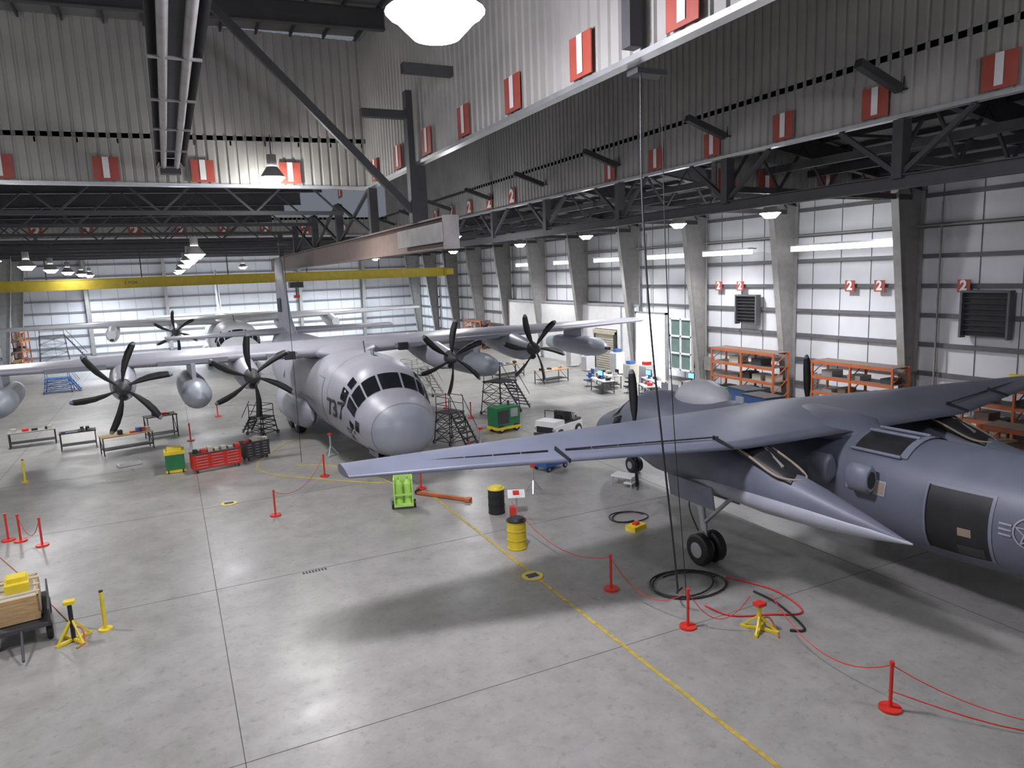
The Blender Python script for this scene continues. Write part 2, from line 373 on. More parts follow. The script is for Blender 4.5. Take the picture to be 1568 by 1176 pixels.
class Fus:
    def __init__(s,tab,e=2.15): s.t=tab;s.e=e
    def P(s,y,th,off=0):
        hw,zb,zt=hermite(s.t,y); zc=(zb+zt)/2;hz=(zt-zb)/2; c,n=math.cos(th),math.sin(th); q=2/s.e
        return Vector(((hw+off)*math.copysign(abs(n)**q,n),y,zc+(hz+off)*math.copysign(abs(c)**q,c)))
    def hw(s,y,z):
        hw,zb,zt=hermite(s.t,y); zc=(zb+zt)/2;hz=(zt-zb)/2; r=min(1,abs((z-zc)/hz)); return hw*(1-r**s.e)**(1/s.e)
    def mesh(s,m,mt,n=40,nose=None,yn=0):
        ys=[];a,b=s.t[0][0],s.t[-1][0]
        y=a
        while y<b: ys.append(y); y+=.06 if y-a<.5 else .12 if y-a<4.5 else .5
        ys.append(b)
        R=lambda y:[s.P(y,2*math.pi*j/n) for j in range(n)]
        if nose:
            A=[y for y in ys if y<=yn]; B=[y for y in ys if y>=A[-1]]
            m.loft([R(y) for y in A],nose); m.loft([R(y) for y in B],mt)
        else: m.loft([R(y) for y in ys],mt)
    def patch(s,m,y0,y1,t0,t1,mt,off=.02,n=6):
        vs=[s.P(y0+(y1-y0)*i/n,math.radians(t0+(t1-t0)*j/n),off) for i in range(n+1) for j in range(n+1)]
        m.add(vs,[(i*(n+1)+j,i*(n+1)+j+1,(i+1)*(n+1)+j+1,(i+1)*(n+1)+j) for i in range(n) for j in range(n)],mt,True)
AF=[(0,0),(.02,.35),(.08,.7),(.2,.95),(.35,1),(.6,.75),(.85,.3),(1,.03),(.85,-.2),(.6,-.45),(.35,-.6),(.2,-.6),(.08,-.45),(.02,-.25)]
def wing(m,secs,mt):
    m.loft([[(x,yl+(yt-yl)*a,z+h*th) for a,h in AF] for x,yl,yt,z,th in secs],mt)
def ell(m,rows,mt,n=20):
    m.loft([[(cx+rx*math.cos(2*math.pi*j/n),y,cz+rz*math.sin(2*math.pi*j/n)) for j in range(n)] for y,cx,cz,rx,rz in rows],mt)
def prop(m,c,nb,R,mt,a0=0,chord=.34,sweep=.12,spin=None):
    c=Vector(c)
    ell(m,[(c.y-.55,c.x,c.z,.02,.02),(c.y-.45,c.x,c.z,.13,.13),(c.y-.25,c.x,c.z,.24,.24),(c.y,c.x,c.z,.32,.32),(c.y+.3,c.x,c.z,.36,.36)],spin or mt,16)
    for k in range(nb):
        a=a0+2*math.pi*k/nb; rd=Vector((math.cos(a),0,math.sin(a))); tg=Vector((-math.sin(a),0,math.cos(a))); rings=[]
        for f,w in((.1,.35),(.2,.5),(.35,.85),(.55,1),(.75,1),(.9,.85),(.93,.78),(.97,.6),(1,.3)):
            tw=math.radians(60-40*f); dd=tg*math.cos(tw)+Vector((0,1,0))*math.sin(tw); nn=rd.cross(dd).normalized()
            p=c+rd*R*f+tg*sweep*math.sin(f*3.0)*1.2; cw=chord*w/2; th=.045*(1.3-f)
            rings.append([p-dd*cw,p+nn*th,p+dd*cw,p-nn*th])
        m.loft(rings[:7],mt,True); m.loft(rings[6:],skin2,True)
# ---------------------------------------------------------------- four engine transport (nose toward -Y, local origin at nose on floor)
def transport(name,loc,rz=0,number=None,skin=skin,full=True):
    F=Fus([(0,.04,1.95,2.05),(.06,.5,1.58,2.48),(.25,.92,1.27,2.84),(.6,1.25,1.03,3.10),(1.1,1.5,.92,3.33),(1.7,1.70,.86,3.54),(2.1,1.8,.84,3.78),(2.8,1.94,.82,4.45),(3.4,2.04,.8,4.78),
        (4.4,2.14,.8,4.98),(5.5,2.17,.8,5.05),(12,2.17,.8,5.05),(18.5,2.16,.8,5.05),(20,2.12,1.1,5.05),(22,1.9,1.85,5.05),(24,1.5,2.7,5.05),(26,1.05,3.5,5.05),(28,.55,4.25,5.0),(29.3,.15,4.65,4.85)])
    m=M(); F.mesh(m,skin,48,nose_g if number else None,.9)
    for t0,t1 in((-13,13),(16,38),(41,60),(-38,-16),(-60,-41)): F.patch(m,2.1,2.72,t0,t1,glass,.02)
    for sg in(1,-1):
        F.patch(m,2.15,2.8,sg*63,sg*78,glass,.02); F.patch(m,2.95,3.5,sg*60,sg*76,glass,.02); F.patch(m,2.9,3.3,sg*42,sg*55,glass,.02)
        F.patch(m,1.75,2.05,sg*80,sg*96,glass,.02); F.patch(m,2.2,2.55,sg*90,sg*106,glass,.02)
        F.patch(m,15.8,16.2,sg*80,sg*90,glass,.02)
    if number:
        F.patch(m,2.65,3.05,-124,-106,glass,.02)
        TM=Matrix.Translation((0,4.15,2.75))@fac('-x')@Matrix.Diagonal((1.35,1,1,1))
        m.text(number,1.15,TM,decal,.02,proj=lambda v:(-(F.hw(v.y,v.z)+.03),v.y,v.z))
        F.patch(m,3.4,3.7,-142,-135,red,.02); F.patch(m,8.5,12,-100,-97,skin2,.012)
        F.patch(m,1.5,1.62,-138,-124,decal,.02,3); F.patch(m,1.9,2.0,-134,-128,red,.02,3)
        F.patch(m,6.3,7.5,-130,-62,skin2,.006,10); F.patch(m,6.35,7.45,-128.5,-63.5,skin,.012,10)
        F.patch(m,.9,.95,-180,180,skin2,.008,40)
        for y in (5.35,8.3,17): F.patch(m,y,y+.03,-180,180,skin2,.006,40)
    ell(m,[(1.3,-.0,.95,.05,.05),(1.6,0,.85,.3,.2),(2.3,0,.8,.3,.2),(2.8,0,.85,.05,.05)],skin2)
    ell(m,[(8.2,0,4.8,.3,.1),(9.2,0,4.85,1.7,.45),(11.5,0,4.9,1.9,.5),(14,0,4.85,1.6,.35),(16,0,4.8,.3,.15)],skin)
    z=lambda s:4.9+.012*abs(s)
    wing(m,[(s,9.1+.045*abs(s),14.1-max(0,abs(s)-7.5)*.1-.0,z(s),.6-.021*abs(s)) for s in(-20.15,-19.9,-14,-7.5,0,7.5,14,19.9,20.15)],skin)
    for s in(-20.15,20.15): ell(m,[(10.0,s,z(s),.02,.02),(10.4,s,z(s),.08,.12),(12.6,s,z(s),.05,.06),(12.8,s,z(s),.01,.01)],skin)
    if full:
      for s0,s1 in((2.6,4.1),(5.9,9),(11.1,13.5)):
        for sg in(1,-1): m.bx(min(sg*s0,sg*s1),max(sg*s0,sg*s1),9.0+.045*s0,9.2+.045*s0,z(s0)-.10,z(s0)+.12,skin2)
      for s in (-3.0,3.0): m.bx(s-.25,s+.25,8.9,9.2,z(0)-.2,z(0)+.2,blk)
    for i,s in enumerate((-10.5,-5.15,4.95,10.0)):
        zc=z(s)-.7
        ell(m,[(7.2,s,zc,.38,.40),(7.5,s,zc-.05,.46,.52),(8.2,s,zc-.08,.52,.66),(9.2,s,zc,.56,.74),(10.5,s,zc+.1,.56,.72),(12,s,zc+.2,.5,.6),(13.6,s,zc+.35,.35,.42),(14.8,s,zc+.45,.1,.15)],skin)
        ell(m,[(7.15,s,zc-.45,.22,.16),(7.6,s,zc-.46,.28,.2),(8.3,s,zc-.5,.25,.18)],skin); ell(m,[(7.12,s,zc-.45,.18,.12),(7.2,s,zc-.45,.18,.12)],blk)
        ell(m,[(13.4,s,zc+.2,.22,.2),(15.2,s,zc+.35,.2,.18)],dsteel)
        if full or i==1: prop(m,(s,6.9,zc),6,2.06,blk,a0=[.2,.55,.35,.8][i],spin=dsteel)
    if full:
     for s in(-7.5,7.5):
        zc=3.5
        ell(m,[(6.9,s,zc,.02,.02),(7.0,s,zc,.25,.25),(7.5,s,zc,.52,.52),(8.4,s,zc,.67,.67),(11.5,s,zc,.7,.7),(14.5,s,zc,.6,.6),(16.5,s,zc,.25,.25),(17.2,s,zc,.03,.03)],nose_g)
        m.bx(s-.09,s+.09,9,13,zc+.5,z(s)-.1,skin)
     for s in(-15.2,15.2):
        zc=3.9
        ell(m,[(7.3,s,zc,.05,.05),(7.5,s,zc,.3,.3),(8.2,s,zc,.55,.55),(9.5,s,zc,.62,.62),(12.5,s,zc,.55,.55),(13.8,s,zc,.4,.4),(14.0,s,zc,.1,.1)],nose_g)
        m.bx(s-.08,s+.08,9.9,12,zc+.5,z(s)-.1,skin); m.cyl((s,7.0,zc),(s,7.4,zc),.1,blk)
    for sg in(1,-1):
        ell(m,[(9.6,sg*2.0,1.6,.1,.3),(10.4,sg*2.1,1.55,.5,.75),(12,sg*2.15,1.5,.62,.85),(15.5,sg*2.15,1.5,.62,.85),(17,sg*2.1,1.6,.45,.7),(18.6,sg*2.0,1.7,.08,.2)],skin)
        for y in(12.4,14.2): m.tire((sg*2.15,y,.9),.7,.5,blk,alu); m.cyl((sg*2.15,y,.9),(sg*2.1,y,1.5),.12,alu)
    for x in(-.25,.25): m.tire((x,3.9,.7),.5,.26,blk,alu)
    m.cyl((0,3.9,.7),(0,3.7,1.3),.09,alu); m.bx(-.55,-.51,3.2,4.6,.4,.95,skin); m.bx(.51,.55,3.2,4.6,.4,.95,skin)
    fin=[(4.6,21.0,28.9,.32),(5.2,22.8,28.9,.3),(6.2,24.2,28.95,.27),(8.5,25.0,28.9,.2),(10.1,25.7,28.5,.13),(10.3,26.1,28.3,.06)]
    m.loft([[(h*t*.8,yl+(yt-yl)*a,zz) for a,h in [(0,0),(.05,.6),(.25,1),(.6,.8),(1,.05),(.6,-.8),(.25,-1),(.05,-.6)]] for zz,yl,yt,t in fin],skin)
    m.bx(-.02,.02,27.6,27.65,5.4,10.0,skin2)
    wing(m,[(s,24.6+.12*abs(s),28.6-.03*abs(s),5.0,.3-.02*abs(s)) for s in(-8,-7.8,0,7.8,8)],skin)
    if number: m.bx(-.26,-.24,26.0,27.3,6.4,7.4,decal)
    m.cyl((0,6,5.0),(0,6.2,5.6),.03,dsteel,n=6); m.bx(-.03,.03,4.6,5.0,5,5.35,skin2); m.cyl((-1.9,1.9,2.2),(-2.15,1.2,2.2),.025,alu,n=6)
    return m.obj(name,loc,rz)
t1=transport('four_engine_transport_aircraft',(8.65,28.1,-.2),math.radians(2.2),'737')
skinw=mat('aircraft_pale_grey',(.58,.59,.62),.4,var=.05)
t2=transport('transport_aircraft',(5.6,67.5,-.2),0,None,skinw,False)
# ---------------------------------------------------------------- twin turboprop patrol aircraft (nose toward +Y in world)
def patrol(name,loc,rz):
    F=Fus([(0,.03,1.55,1.65),(.1,.32,1.3,1.9),(.5,.72,1.1,2.22),(1.2,1.0,1.0,2.55),(2.0,1.18,.97,2.85),(2.9,1.32,.95,3.4),(3.8,1.38,.95,3.68),(5,1.4,.95,3.75),(10,1.4,.95,3.78),(15.5,1.4,.95,3.8),
      (17.5,1.36,1.12,3.8),(19.5,1.05,1.8,3.75),(21.5,.6,2.5,3.6),(23.2,.1,3.1,3.4)],2.05)
    m=M(); F.mesh(m,patr,44,patr3,.5)
    for t0,t1 in((-28,-3),(3,28),(-62,-33),(33,62)): F.patch(m,2.2,2.8,t0,t1,glass,.015)
    for sg in (1,-1): F.patch(m,2.5,3.1,sg*68,sg*85,glass,.015)
    for y in (5.5,6.5,7.5,8.5,13.3,14.1): 
        for sg in(1,-1):
            F.patch(m,y,y+.32,sg*72,sg*87,patr2,.012,4); F.patch(m,y+.04,y+.28,sg*74,sg*85,tan if y>13 else glass,.016,4)
    ell(m,[(5.2,0,3.65,.1,.1),(5.35,0,3.7,.5,.35),(5.6,0,3.72,.62,.5),(6.0,0,3.75,.70,.62),(6.5,0,3.75,.70,.62),(7.0,0,3.72,.6,.5),(7.3,0,3.7,.45,.35),(7.5,0,3.65,.1,.1)],domem,28)
    for y in(4.0,4.6,7.9): m.bx(-.02,.02,y,y+.35,3.6,4.0,patr2)
    # left cargo door opening (local +x)
    F.patch(m,15.42,16.98,60,130,patr3,.012,12); F.patch(m,15.5,16.9,63,128,blk,.022,12)
    F.patch(m,16.25,16.55,96,104,tan,.028,4); F.patch(m,16.2,16.8,114,126,dsteel,.027,4)
    m.curve([F.P(15.48,math.radians(t),.05) for t in range(62,130,6)],.025,patr3)
    def ins(sg,yc,zc,R):
        def pr(y,z,o): return (sg*(F.hw(y,z)+o),y,z)
        n=32
        for r0,r1,mt in((R*.90,R,decl2),):
            vs=[];
            for i in range(n):
                a=2*math.pi*i/n
                for r in(r0,r1): vs.append(pr(yc+r*math.cos(a),zc+r*math.sin(a),.02))
            m.add(vs,[(2*i,2*i+1,(2*i+3)%(2*n),(2*i+2)%(2*n)) for i in range(n)],mt)
        pts=[]
        for k in range(10):
            a=math.pi/2+math.pi*k/5; r=R*(.86 if k%2==0 else .36); pts.append((r*math.cos(a),r*math.sin(a)))
        for k in range(10):
            p=Vector(pts[k]);q=Vector(pts[(k+1)%10]); nn=Vector((-(q-p).y,(q-p).x)).normalized()*.016
            m.add([pr(yc+(p-nn).x,zc+(p-nn).y,.025),pr(yc+(p+nn).x,zc+(p+nn).y,.025),pr(yc+(q+nn).x,zc+(q+nn).y,.025),pr(yc+(q-nn).x,zc+(q-nn).y,.025)],[(0,1,2,3)],decl2)
        for sd in(-1,1):
            for dz in(-.16,-.04,.08):
                y0=yc+sd*R*1.05;y1=yc+sd*R*1.75
                m.add([pr(y0,zc+dz,.022),pr(y1,zc+dz,.022),pr(y1,zc+dz+.05,.022),pr(y0,zc+dz+.05,.022)],[(0,1,2,3)],decl2)
    ins(1,17.75,2.5,.36); ins(-1,17.75,2.5,.36)
    z=lambda s:3.72+.027*s
    te=lambda s:12.85-max(0,abs(s)-4.5)*.25
    wing(m,[(s,9.0+.03*abs(s),te(s),z(s),.46-.022*abs(s)) for s in(-13.9,-13.7,-9,-4.5,0,4.5,9,13.7,13.9)],patr)
    ell(m,[(8.0,0,3.6,.1,.1),(9.0,0,3.65,1.0,.3),(10.8,0,3.72,1.3,.42),(12.4,0,3.68,1.15,.34),(13.0,0,3.6,.5,.2)],patr)
    for sg in(1,-1):
        for s0,s1 in((4.8,8.8),(9.2,13.2)):
            n=6
            for i in range(n):
                a=s0+(s1-s0)*i/n;b=s0+(s1-s0)*(i+.96)/n
                m.beam((sg*a,te(a)-.65,z(sg*a)+.26-.011*a),(sg*b,te(b)-.65,z(sg*b)+.26-.011*b),.05,.03,blk)
        for q in (4.9,9.0): m.beam((sg*q,te(q)-.7,z(sg*q)+.2),(sg*q,te(q),z(sg*q)+.03),.03,.1,blk)
        m.tube([(sg*q,9.0+.03*q-.01,z(sg*q)) for q in (5,7,9,11,13.4)],.045,skin2)
        s=sg*3.95; zc=z(s)-.77
        ell(m,[(7.75,s,zc,.34,.36),(8.1,s,zc-.05,.45,.52),(8.8,s,zc-.1,.52,.66),(9.8,s,zc-.05,.55,.72),(11.4,s,zc-.1,.55,.70),(13.2,s,zc-.15,.52,.6),(14.6,s,zc-.3,.4,.42),(15.8,s,zc-.42,.2,.22),(16.8,s,zc-.5,.02,.02)],patr)
        ell(m,[(9.8,s,zc-.5,.3,.2),(11.4,s,zc-.5,.52,.34),(13.2,s,zc-.52,.58,.36),(14.6,s,zc-.5,.46,.32),(16.0,s,zc-.5,.2,.16),(16.85,s,zc-.5,.02,.02)],patr2)  # lower nacelle in lighter grey, its floor-lit underside put into the colour
        ell(m,[(12.3,s,zc+.62,.40,.14),(12.9,s,zc+.46,.44,.2),(13.5,s,zc+.26,.40,.2),(14.0,s,zc+.12,.34,.12)],blk)
        m.curve([(s-.44,12.2,zc+.78),(s-.48,12.9,zc+.55),(s-.42,13.7,zc+.25),(s,14.1,zc+.2),(s+.42,13.7,zc+.25),(s+.48,12.9,zc+.55),(s+.44,12.2,zc+.78)],.035,tan)
        m.beam((s-.2,12.6,zc+.7),(s+.15,13.6,zc+.42),.06,.06,steel)
        prop(m,(s,7.5,zc+.2),4,2.0,blk,a0=math.radians(87),chord=.27,sweep=.02,spin=patr3)
        m.cyl((s,10.4,2.5),(s,10.7,.95),.11,alu); m.cyl((s,10.7,1.1),(s,10.8,.45),.075,alu); m.cyl((s,12.0,2.4),(s,10.75,1.2),.06,alu)
        m.cyl((s-.35,10.8,.45),(s+.35,10.8,.45),.06,alu); m.curve([(s+.1,10.4,2.4),(s+.2,10.3,1.6),(s+.12,10.6,.9)],.02,blk); m.curve([(s-.1,10.5,2.4),(s-.25,10.3,1.4),(s-.12,10.7,.6)],.02,blk)
        for dx in(-.24,.24): m.tire((s+dx,10.8,.45),.45,.28,blk,alu)
        for dx in(-.5,.5): m.bx(s+dx-.02,s+dx+.02,9.8,11.6,1.85,2.5,patr3,Matrix.Rotation(.15*(1 if dx>0 else -1),3,'Y'))
        ell(m,[(13.3,sg*1.45,2.9,.05,.1),(13.6,sg*1.56,2.85,.24,.38),(14.1,sg*1.56,2.85,.24,.38),(14.15,sg*1.55,2.85,.2,.3)],patr3); ell(m,[(14.14,sg*1.56,2.85,.14,.22),(14.17,sg*1.56,2.85,.14,.22)],blk)
        ell(m,[(12.1,sg*1.45,2.9,.05,.1),(12.4,sg*1.56,2.85,.24,.42),(12.9,sg*1.56,2.85,.24,.42),(12.95,sg*1.55,2.85,.2,.3)],patr)
    F.patch(m,13.2,14.5,-36,-8,blk,.02,8); F.patch(m,13.2,14.5,12,42,blk,.02,8)
    for q in (10,44,-6,-38): m.tube([F.P(13.15+.14*i,math.radians(q),.05) for i in range(11)],.05,patr3)
    F.patch(m,14.5,14.7,-38,44,patr3,.04,10)
    for x in(-.15,.15): m.tire((x,2.2,.32),.32,.18,blk,alu)
    m.cyl((0,2.2,.32),(0,2.1,1.1),.07,alu)
    m.loft([[(h*t,yl+(yt-yl)*a,zz) for a,h in [(0,0),(.05,.6),(.25,1),(.6,.8),(1,.05),(.6,-.8),(.25,-1),(.05,-.6)]] for zz,yl,yt,t in[(3.1,17.9,23,.16),(3.9,19.6,23,.16),(7.0,21.2,23.6,.1)]],patr)
    wing(m,[(s,21.4+.08*abs(s),23.4-.03*abs(s),7.05,.16) for s in(-3.9,0,3.9)],patr)
    return m.obj(name,loc,rz)
patrol('twin_turboprop_patrol_aircraft',(16.8,26.0,0),math.pi+.028)
# ---------------------------------------------------------------- floor props
m=M(); m.cyl((0,0,0),(0,0,.05),.2,redp,n=20); m.cyl((0,0,.05),(0,0,.9),.035,redp); m.cyl((0,0,.9),(0,0,.97),.045,redp)
st=None
for x,y in [(-4.56,27.3),(-5.3,28.2),(-5.7,28.5),(2.77,26.2),(5.39,30.5),(.4,41.9),(2.2,48.6),(10.26,12.4),(9.84,15.0),(11.5,8.09),(11.75,29.4),(8.4,26.4),(15.4,42.2),(15.5,38.3)]:
    if st is None: st=m.obj('stanchion',(x,y,0)).data
    else: inst('stanchion',st,(x,y,0))
def sag(p,q,s=.3,n=12): return [Vector(p).lerp(Vector(q),i/n)+Vector((0,0,-s*4*(i/n)*(1-i/n))) for i in range(n+1)]
m=M()
for p,q in [((11.5,8.09),(11.75,11.3)),((11.5,8.09),(14.5,4.5)),((10.26,12.4),(9.84,15)),((11.3,11.5),(10.26,12.4)),((9.84,15),(9.6,20.5)),((5.39,30.5),(2.77,26.2)),((-4.56,27.3),(-5.3,28.2))]:
    m.tube(sag((*p,.9),(*q,.9),.62),.011,redp,5)
m.obj('barrier_chain')
m=M()
m.curve([(-7,30,.012),(-4.5,24,.012),(-2.9,19.9,.012)],.012,orange,5); m.curve([(7.4,28,.012),(6,29.2,.012),(3,33,.012),(4.2,37,.012),(6.5,40,.012)],.015,yel,5)
m.curve([(7.1,24.9,.015),(7.6,27.9,.015),(6,32,.015),(4.6,33,.015)],.015,yel,5)
m.curve([(12,8.5,.012),(13,6.5,.012),(15.5,5,.012),(17.5,2,.012)],.012,redp,5)
m.obj('air_hose')
def ypost(x,y):
    m=M(); m.cyl((0,0,0),(0,0,1.0),.045,yel); m.cyl((0,0,0),(0,0,.04),.16,yel); m.cyl((0,0,1.0),(0,0,1.03),.05,blk); m.obj('bollard_post',(x,y,0))
ypost(-6.5,37.2); ypost(-2.2,19.45)
def xstand(x,y,h,hd):
    m=M()
    for a in(0,1,2,3):
        d=Vector((math.cos(a*math.pi/2+.6),math.sin(a*math.pi/2+.6),0)); m.beam(d*.05+Vector((0,0,.05)),d*.42+Vector((0,0,.03)),.08,.06,yel); m.beam(d*.38+Vector((0,0,.05)),Vector((0,0,h*.6)),.04,.04,yel)
    m.cyl((0,0,0),(0,0,h),.05,hd); m.bx(-.12,.12,-.1,.1,h,h+.08,redp if h<.8 else yel); m.curve([(0,0,h*.4),(.2,-.1,.3),(.25,-.3,.03),(.1,-.5,.02)],.02,orange)
    m.obj('cable_reel_stand',(x,y,0))
xstand(-2.85,19.2,.95,blk); xstand(11.6,11.5,.6,yel)
m=M()
m.bx(-.6,.6,-1.1,1.1,.42,.52,dsteel); 
for x in(-.55,.55):
    for y in(-.8,.8): m.tire((x,y,.22),.22,.14,blk,steel)
m.bx(-.6,-.56,-1.1,1.1,.52,.85,dsteel); m.bx(.56,.6,-1.1,1.1,.52,.85,dsteel)
m.bx(-.42,.42,-.8,.8,.55,.72,wood); m.bx(-.42,.42,-.8,-.74,.72,1.15,wood); m.bx(-.42,.42,.74,.8,.72,1.15,wood); m.bx(-.42,-.38,-.8,.8,.72,1.15,wood); m.bx(.38,.42,-.8,.8,.72,1.15,wood)
for q in (-.5,0,.5): m.bx(-.45,.45,q-.04,q+.04,.55,1.17,beig)
m.bx(-.38,.38,-.74,.74,1.08,1.13,beig); m.bx(-.25,.25,-.3,.45,1.13,1.34,yel); m.bx(-.2,.2,-.1,.3,1.34,1.44,yel)
m.tube([(0,-1.1,.45),(0,-1.6,.3),(0,-2.0,.1)],.03,dsteel)
m.obj('crate_cart',(-4.05,20.4,0),.15)
def drum(name,x,y,body,lid,r=.29,h=.88):
    m=M(); m.cyl((0,0,0),(0,0,h),r,body,n=24)
    for z in(.02,h*.33,h*.66,h-.03): m.cyl((0,0,z),(0,0,z+.03),r+.012,body,n=24)
    m.cyl((0,0,h),(0,0,h+.03),r+.02,lid,n=24); m.cyl((0,0,h+.03),(0,0,h+.1),r*.85,lid,n=24,r1=r*.7); m.obj(name,(x,y,0))
drum('drum_barrel',9.8,22.2,blk,yel); drum('drum_barrel',8.98,18.9,yel,blk)
m=M(); m.bx(-.4,.4,-.4,.4,.1,.85,grn); m.bx(-.43,.43,-.43,.43,.85,1.0,yel); m.bx(-.3,.3,-.3,.3,1.0,1.12,yel); m.bx(-.42,.42,-.42,.42,.02,.14,yel)
for x in(-.3,.3): m.tire((x,-.4,.08),.08,.05,blk,steel)
m.obj('waste_bin',(-.4,35.3,0))
def chest(x,y,w,c,rz=0):
    m=M(); m.bx(-w/2,w/2,-.35,.35,.15,.85,c)
    for i in range(5):
        for j in range(3): 
            x0=-w/2+.04+j*(w-.08)/3; m.bx(x0,x0+(w-.08)/3-.03,-.37,-.35,.18+i*.13,.18+i*.13+.11,c); m.bx(x0+.08,x0+(w-.08)/3-.11,-.39,-.37,.25+i*.13,.27+i*.13,alu)
    m.bx(-w/2-.02,w/2+.02,-.38,.38,.85,.88,dsteel)
    for i in range(7): 
        q=-w/2+.1+i*(w-.3)/6; m.bx(q,q+.14+.1*random.random(),-.2,.1,.88,.95+.15*random.random(),random.choice([redp,alu,blk,beig]))
    for q in(-w/2+.15,w/2-.15):
        for r in(-.28,.28): m.tire((q,r,.08),.08,.06,blk,steel)
    m.obj('tool_chest',(x,y,0),rz)
chest(1.3,34.7,2.1,redp,.2); chest(3.1,35.7,1.2,dsteel,.3)
def table(name,x,y,w,d,h,top,rz=0,legs=dsteel,items=True):
    m=M(); m.bx(-w/2,w/2,-d/2,d/2,h-.05,h,top)
    for a in(-1,1):
        for b in(-1,1): m.bx(a*(w/2-.05)-.025,a*(w/2-.05)+.025,b*(d/2-.05)-.025,b*(d/2-.05)+.025,0,h-.05,legs)
    m.bx(-w/2+.05,w/2-.05,-d/2+.05,d/2-.05,.25,.28,legs)
    for a in(-1,1): m.beam((a*(w/2-.05),-d/2+.05,.1),(a*(w/2-.05),d/2-.05,h-.1),.03,.03,legs)
    if items:
        for i in range(6): q=-w/2+.1+random.random()*(w-.4); m.bx(q,q+.1+.2*random.random(),-.2,.15*random.random(),h,h+.05+.2*random.random(),random.choice([blk,alu,beig,redp,blue]))
    m.obj(name,(x,y,0),rz)
table('work_table',-2.6,41.2,2.4,.9,.95,wood,.25); table('work_table',-7.4,46,2.2,.8,.85,steel,.1); table('work_table',-5.0,43.6,1.7,.8,.95,blk,.1); table('work_table',-1.0,43.8,1.6,.9,1.3,dsteel,.25)
table('workbench',29.3,39,2.4,.9,.9,wht,1.3); table('workbench',28.3,43,2.6,.9,.9,wht,1.4); table('workbench',30.5,36.2,1.8,.9,.9,steel,1.5); table('workbench',26,47.4,2.5,1.2,1.0,wood,.2); table('workbench',24.5,52,2.5,1.2,1.1,wood,.2); table('workbench',26.6,41.2,2.2,.9,.9,wht,1.4); table('workbench',27.5,37.2,1.6,.9,.9,wht,1.2)
m=M()
for x,y in((29.2,39.4),(30.4,36.4),(26.6,41.4)):
    m.bx(x-.03,x+.03,y-.3,y+.3,1.12,1.5,blk); m.bx(x-.045,x-.03,y-.27,y+.27,1.15,1.47,screen); m.cyl((x,y,.94),(x,y,1.14),.04,blk); m.bx(x-.1,x+.1,y-.15,y+.15,.91,.94,blk)
m.obj('computer_monitor')
m=M()
for x,y,c in ((28.3,45.5,blue),(27,43.8,blue),(27.6,39.6,blk),(28.8,41.2,blk),(29.5,44,blk)):
    m.cyl((x,y,.05),(x,y,.5),.03,alu); m.bx(x-.22,x+.22,y-.22,y+.22,.45,.53,c); m.bx(x+.18,x+.24,y-.2,y+.2,.6,1.0,c); m.beam((x+.2,y,.5),(x+.21,y,.7),.05,.05,alu)
    for k in range(5): m.beam((x,y,.06),(x+.28*math.cos(k*1.257),y+.28*math.sin(k*1.257),.04),.04,.03,blk)
m.obj('office_chair_group')
m=M(); m.bx(-.3,.3,-.45,.45,.4,.46,wht); m.bx(-.3,.3,-.45,-.1,.18,.22,wht)
for a in (-.27,.27):
    for b in (-.42,.42): m.beam((a,b,0),(a*.9,b*.9,.42),.04,.04,alu)
m.obj('step_stool',(15.4,22.4,0),.5)
def stand(name,x,y,w,d,h,c,rz=0,rail=1.0):
    m=M(); r=.03
    for a in(-1,1):
        for b in(-1,1): m.cyl((a*w/2,b*d/2,.08),(a*w/2*.8,b*d/2*.8,h),r,c,n=8); m.cyl((a*w/2*.8,b*d/2*.8,h),(a*w/2*.8,b*d/2*.8,h+rail),.022,c,n=8); m.tire((a*w/2,b*d/2,.1),.1,.07,blk,steel)
    for k in range(3):
        z0=.15+k*(h-.15)/3;z1=.15+(k+1)*(h-.15)/3
        for b in(-1,1): m.cyl((-w/2*.92,b*d/2*.92,z0),(w/2*.88,b*d/2*.88,z1),.02,c,n=6); m.cyl((w/2*.92,b*d/2*.92,z0),(-w/2*.88,b*d/2*.88,z1),.02,c,n=6); m.cyl((-w/2*.92,b*d/2*.92,z0),(w/2*.92,b*d/2*.92,z0),.02,c,n=6)
        for a in(-1,1): m.cyl((a*w/2*.92,-d/2*.92,z0),(a*w/2*.88,d/2*.88,z1),.02,c,n=6); m.cyl((a*w/2*.92,-d/2*.92,z0),(a*w/2*.92,d/2*.92,z0),.02,c,n=6)
    m.bx(-w/2*.85,w/2*.85,-d/2*.85,d/2*.85,h-.04,h+.02,c)
    for z in(h+rail,h+rail*.5):
        for b in(-1,1): m.cyl((-w/2*.8,b*d/2*.8,z),(w/2*.8,b*d/2*.8,z),.02,c,n=6)
        m.cyl((-w/2*.8,-d/2*.8,z),(-w/2*.8,d/2*.8,z),.02,c,n=6)
    n=int(h/.25)
    for i in range(n): m.bx(w/2*.8+(n-i)*.18-.1,w/2*.8+(n-i)*.18+.1,-d/2*.6,d/2*.6,(i+1)*h/(n+1)-.02,(i+1)*h/(n+1)+.02,c)
    for b in(-1,1): m.beam((w/2*.8,b*d/2*.62,h),(w/2*.8+n*.18,b*d/2*.62,.05),.04,.1,c); m.cyl((w/2*.8,b*d/2*.62,h+.9),(w/2*.8+n*.18,b*d/2*.62,.9),.02,c,n=6)
    m.obj(name,(x,y,0),rz)
stand('maintenance_stand',17.6,38.6,1.8,1.6,2.0,dsteel,.4); stand('maintenance_stand',12.3,33.2,1.2,1.2,1.6,dsteel,-1.2,.8); stand('maintenance_stand',4.1,41.3,1.3,1.0,1.0,dsteel,2.2,.7); stand('maintenance_stand',15.0,47,1.8,1.4,2.2,steel,.4,.6)
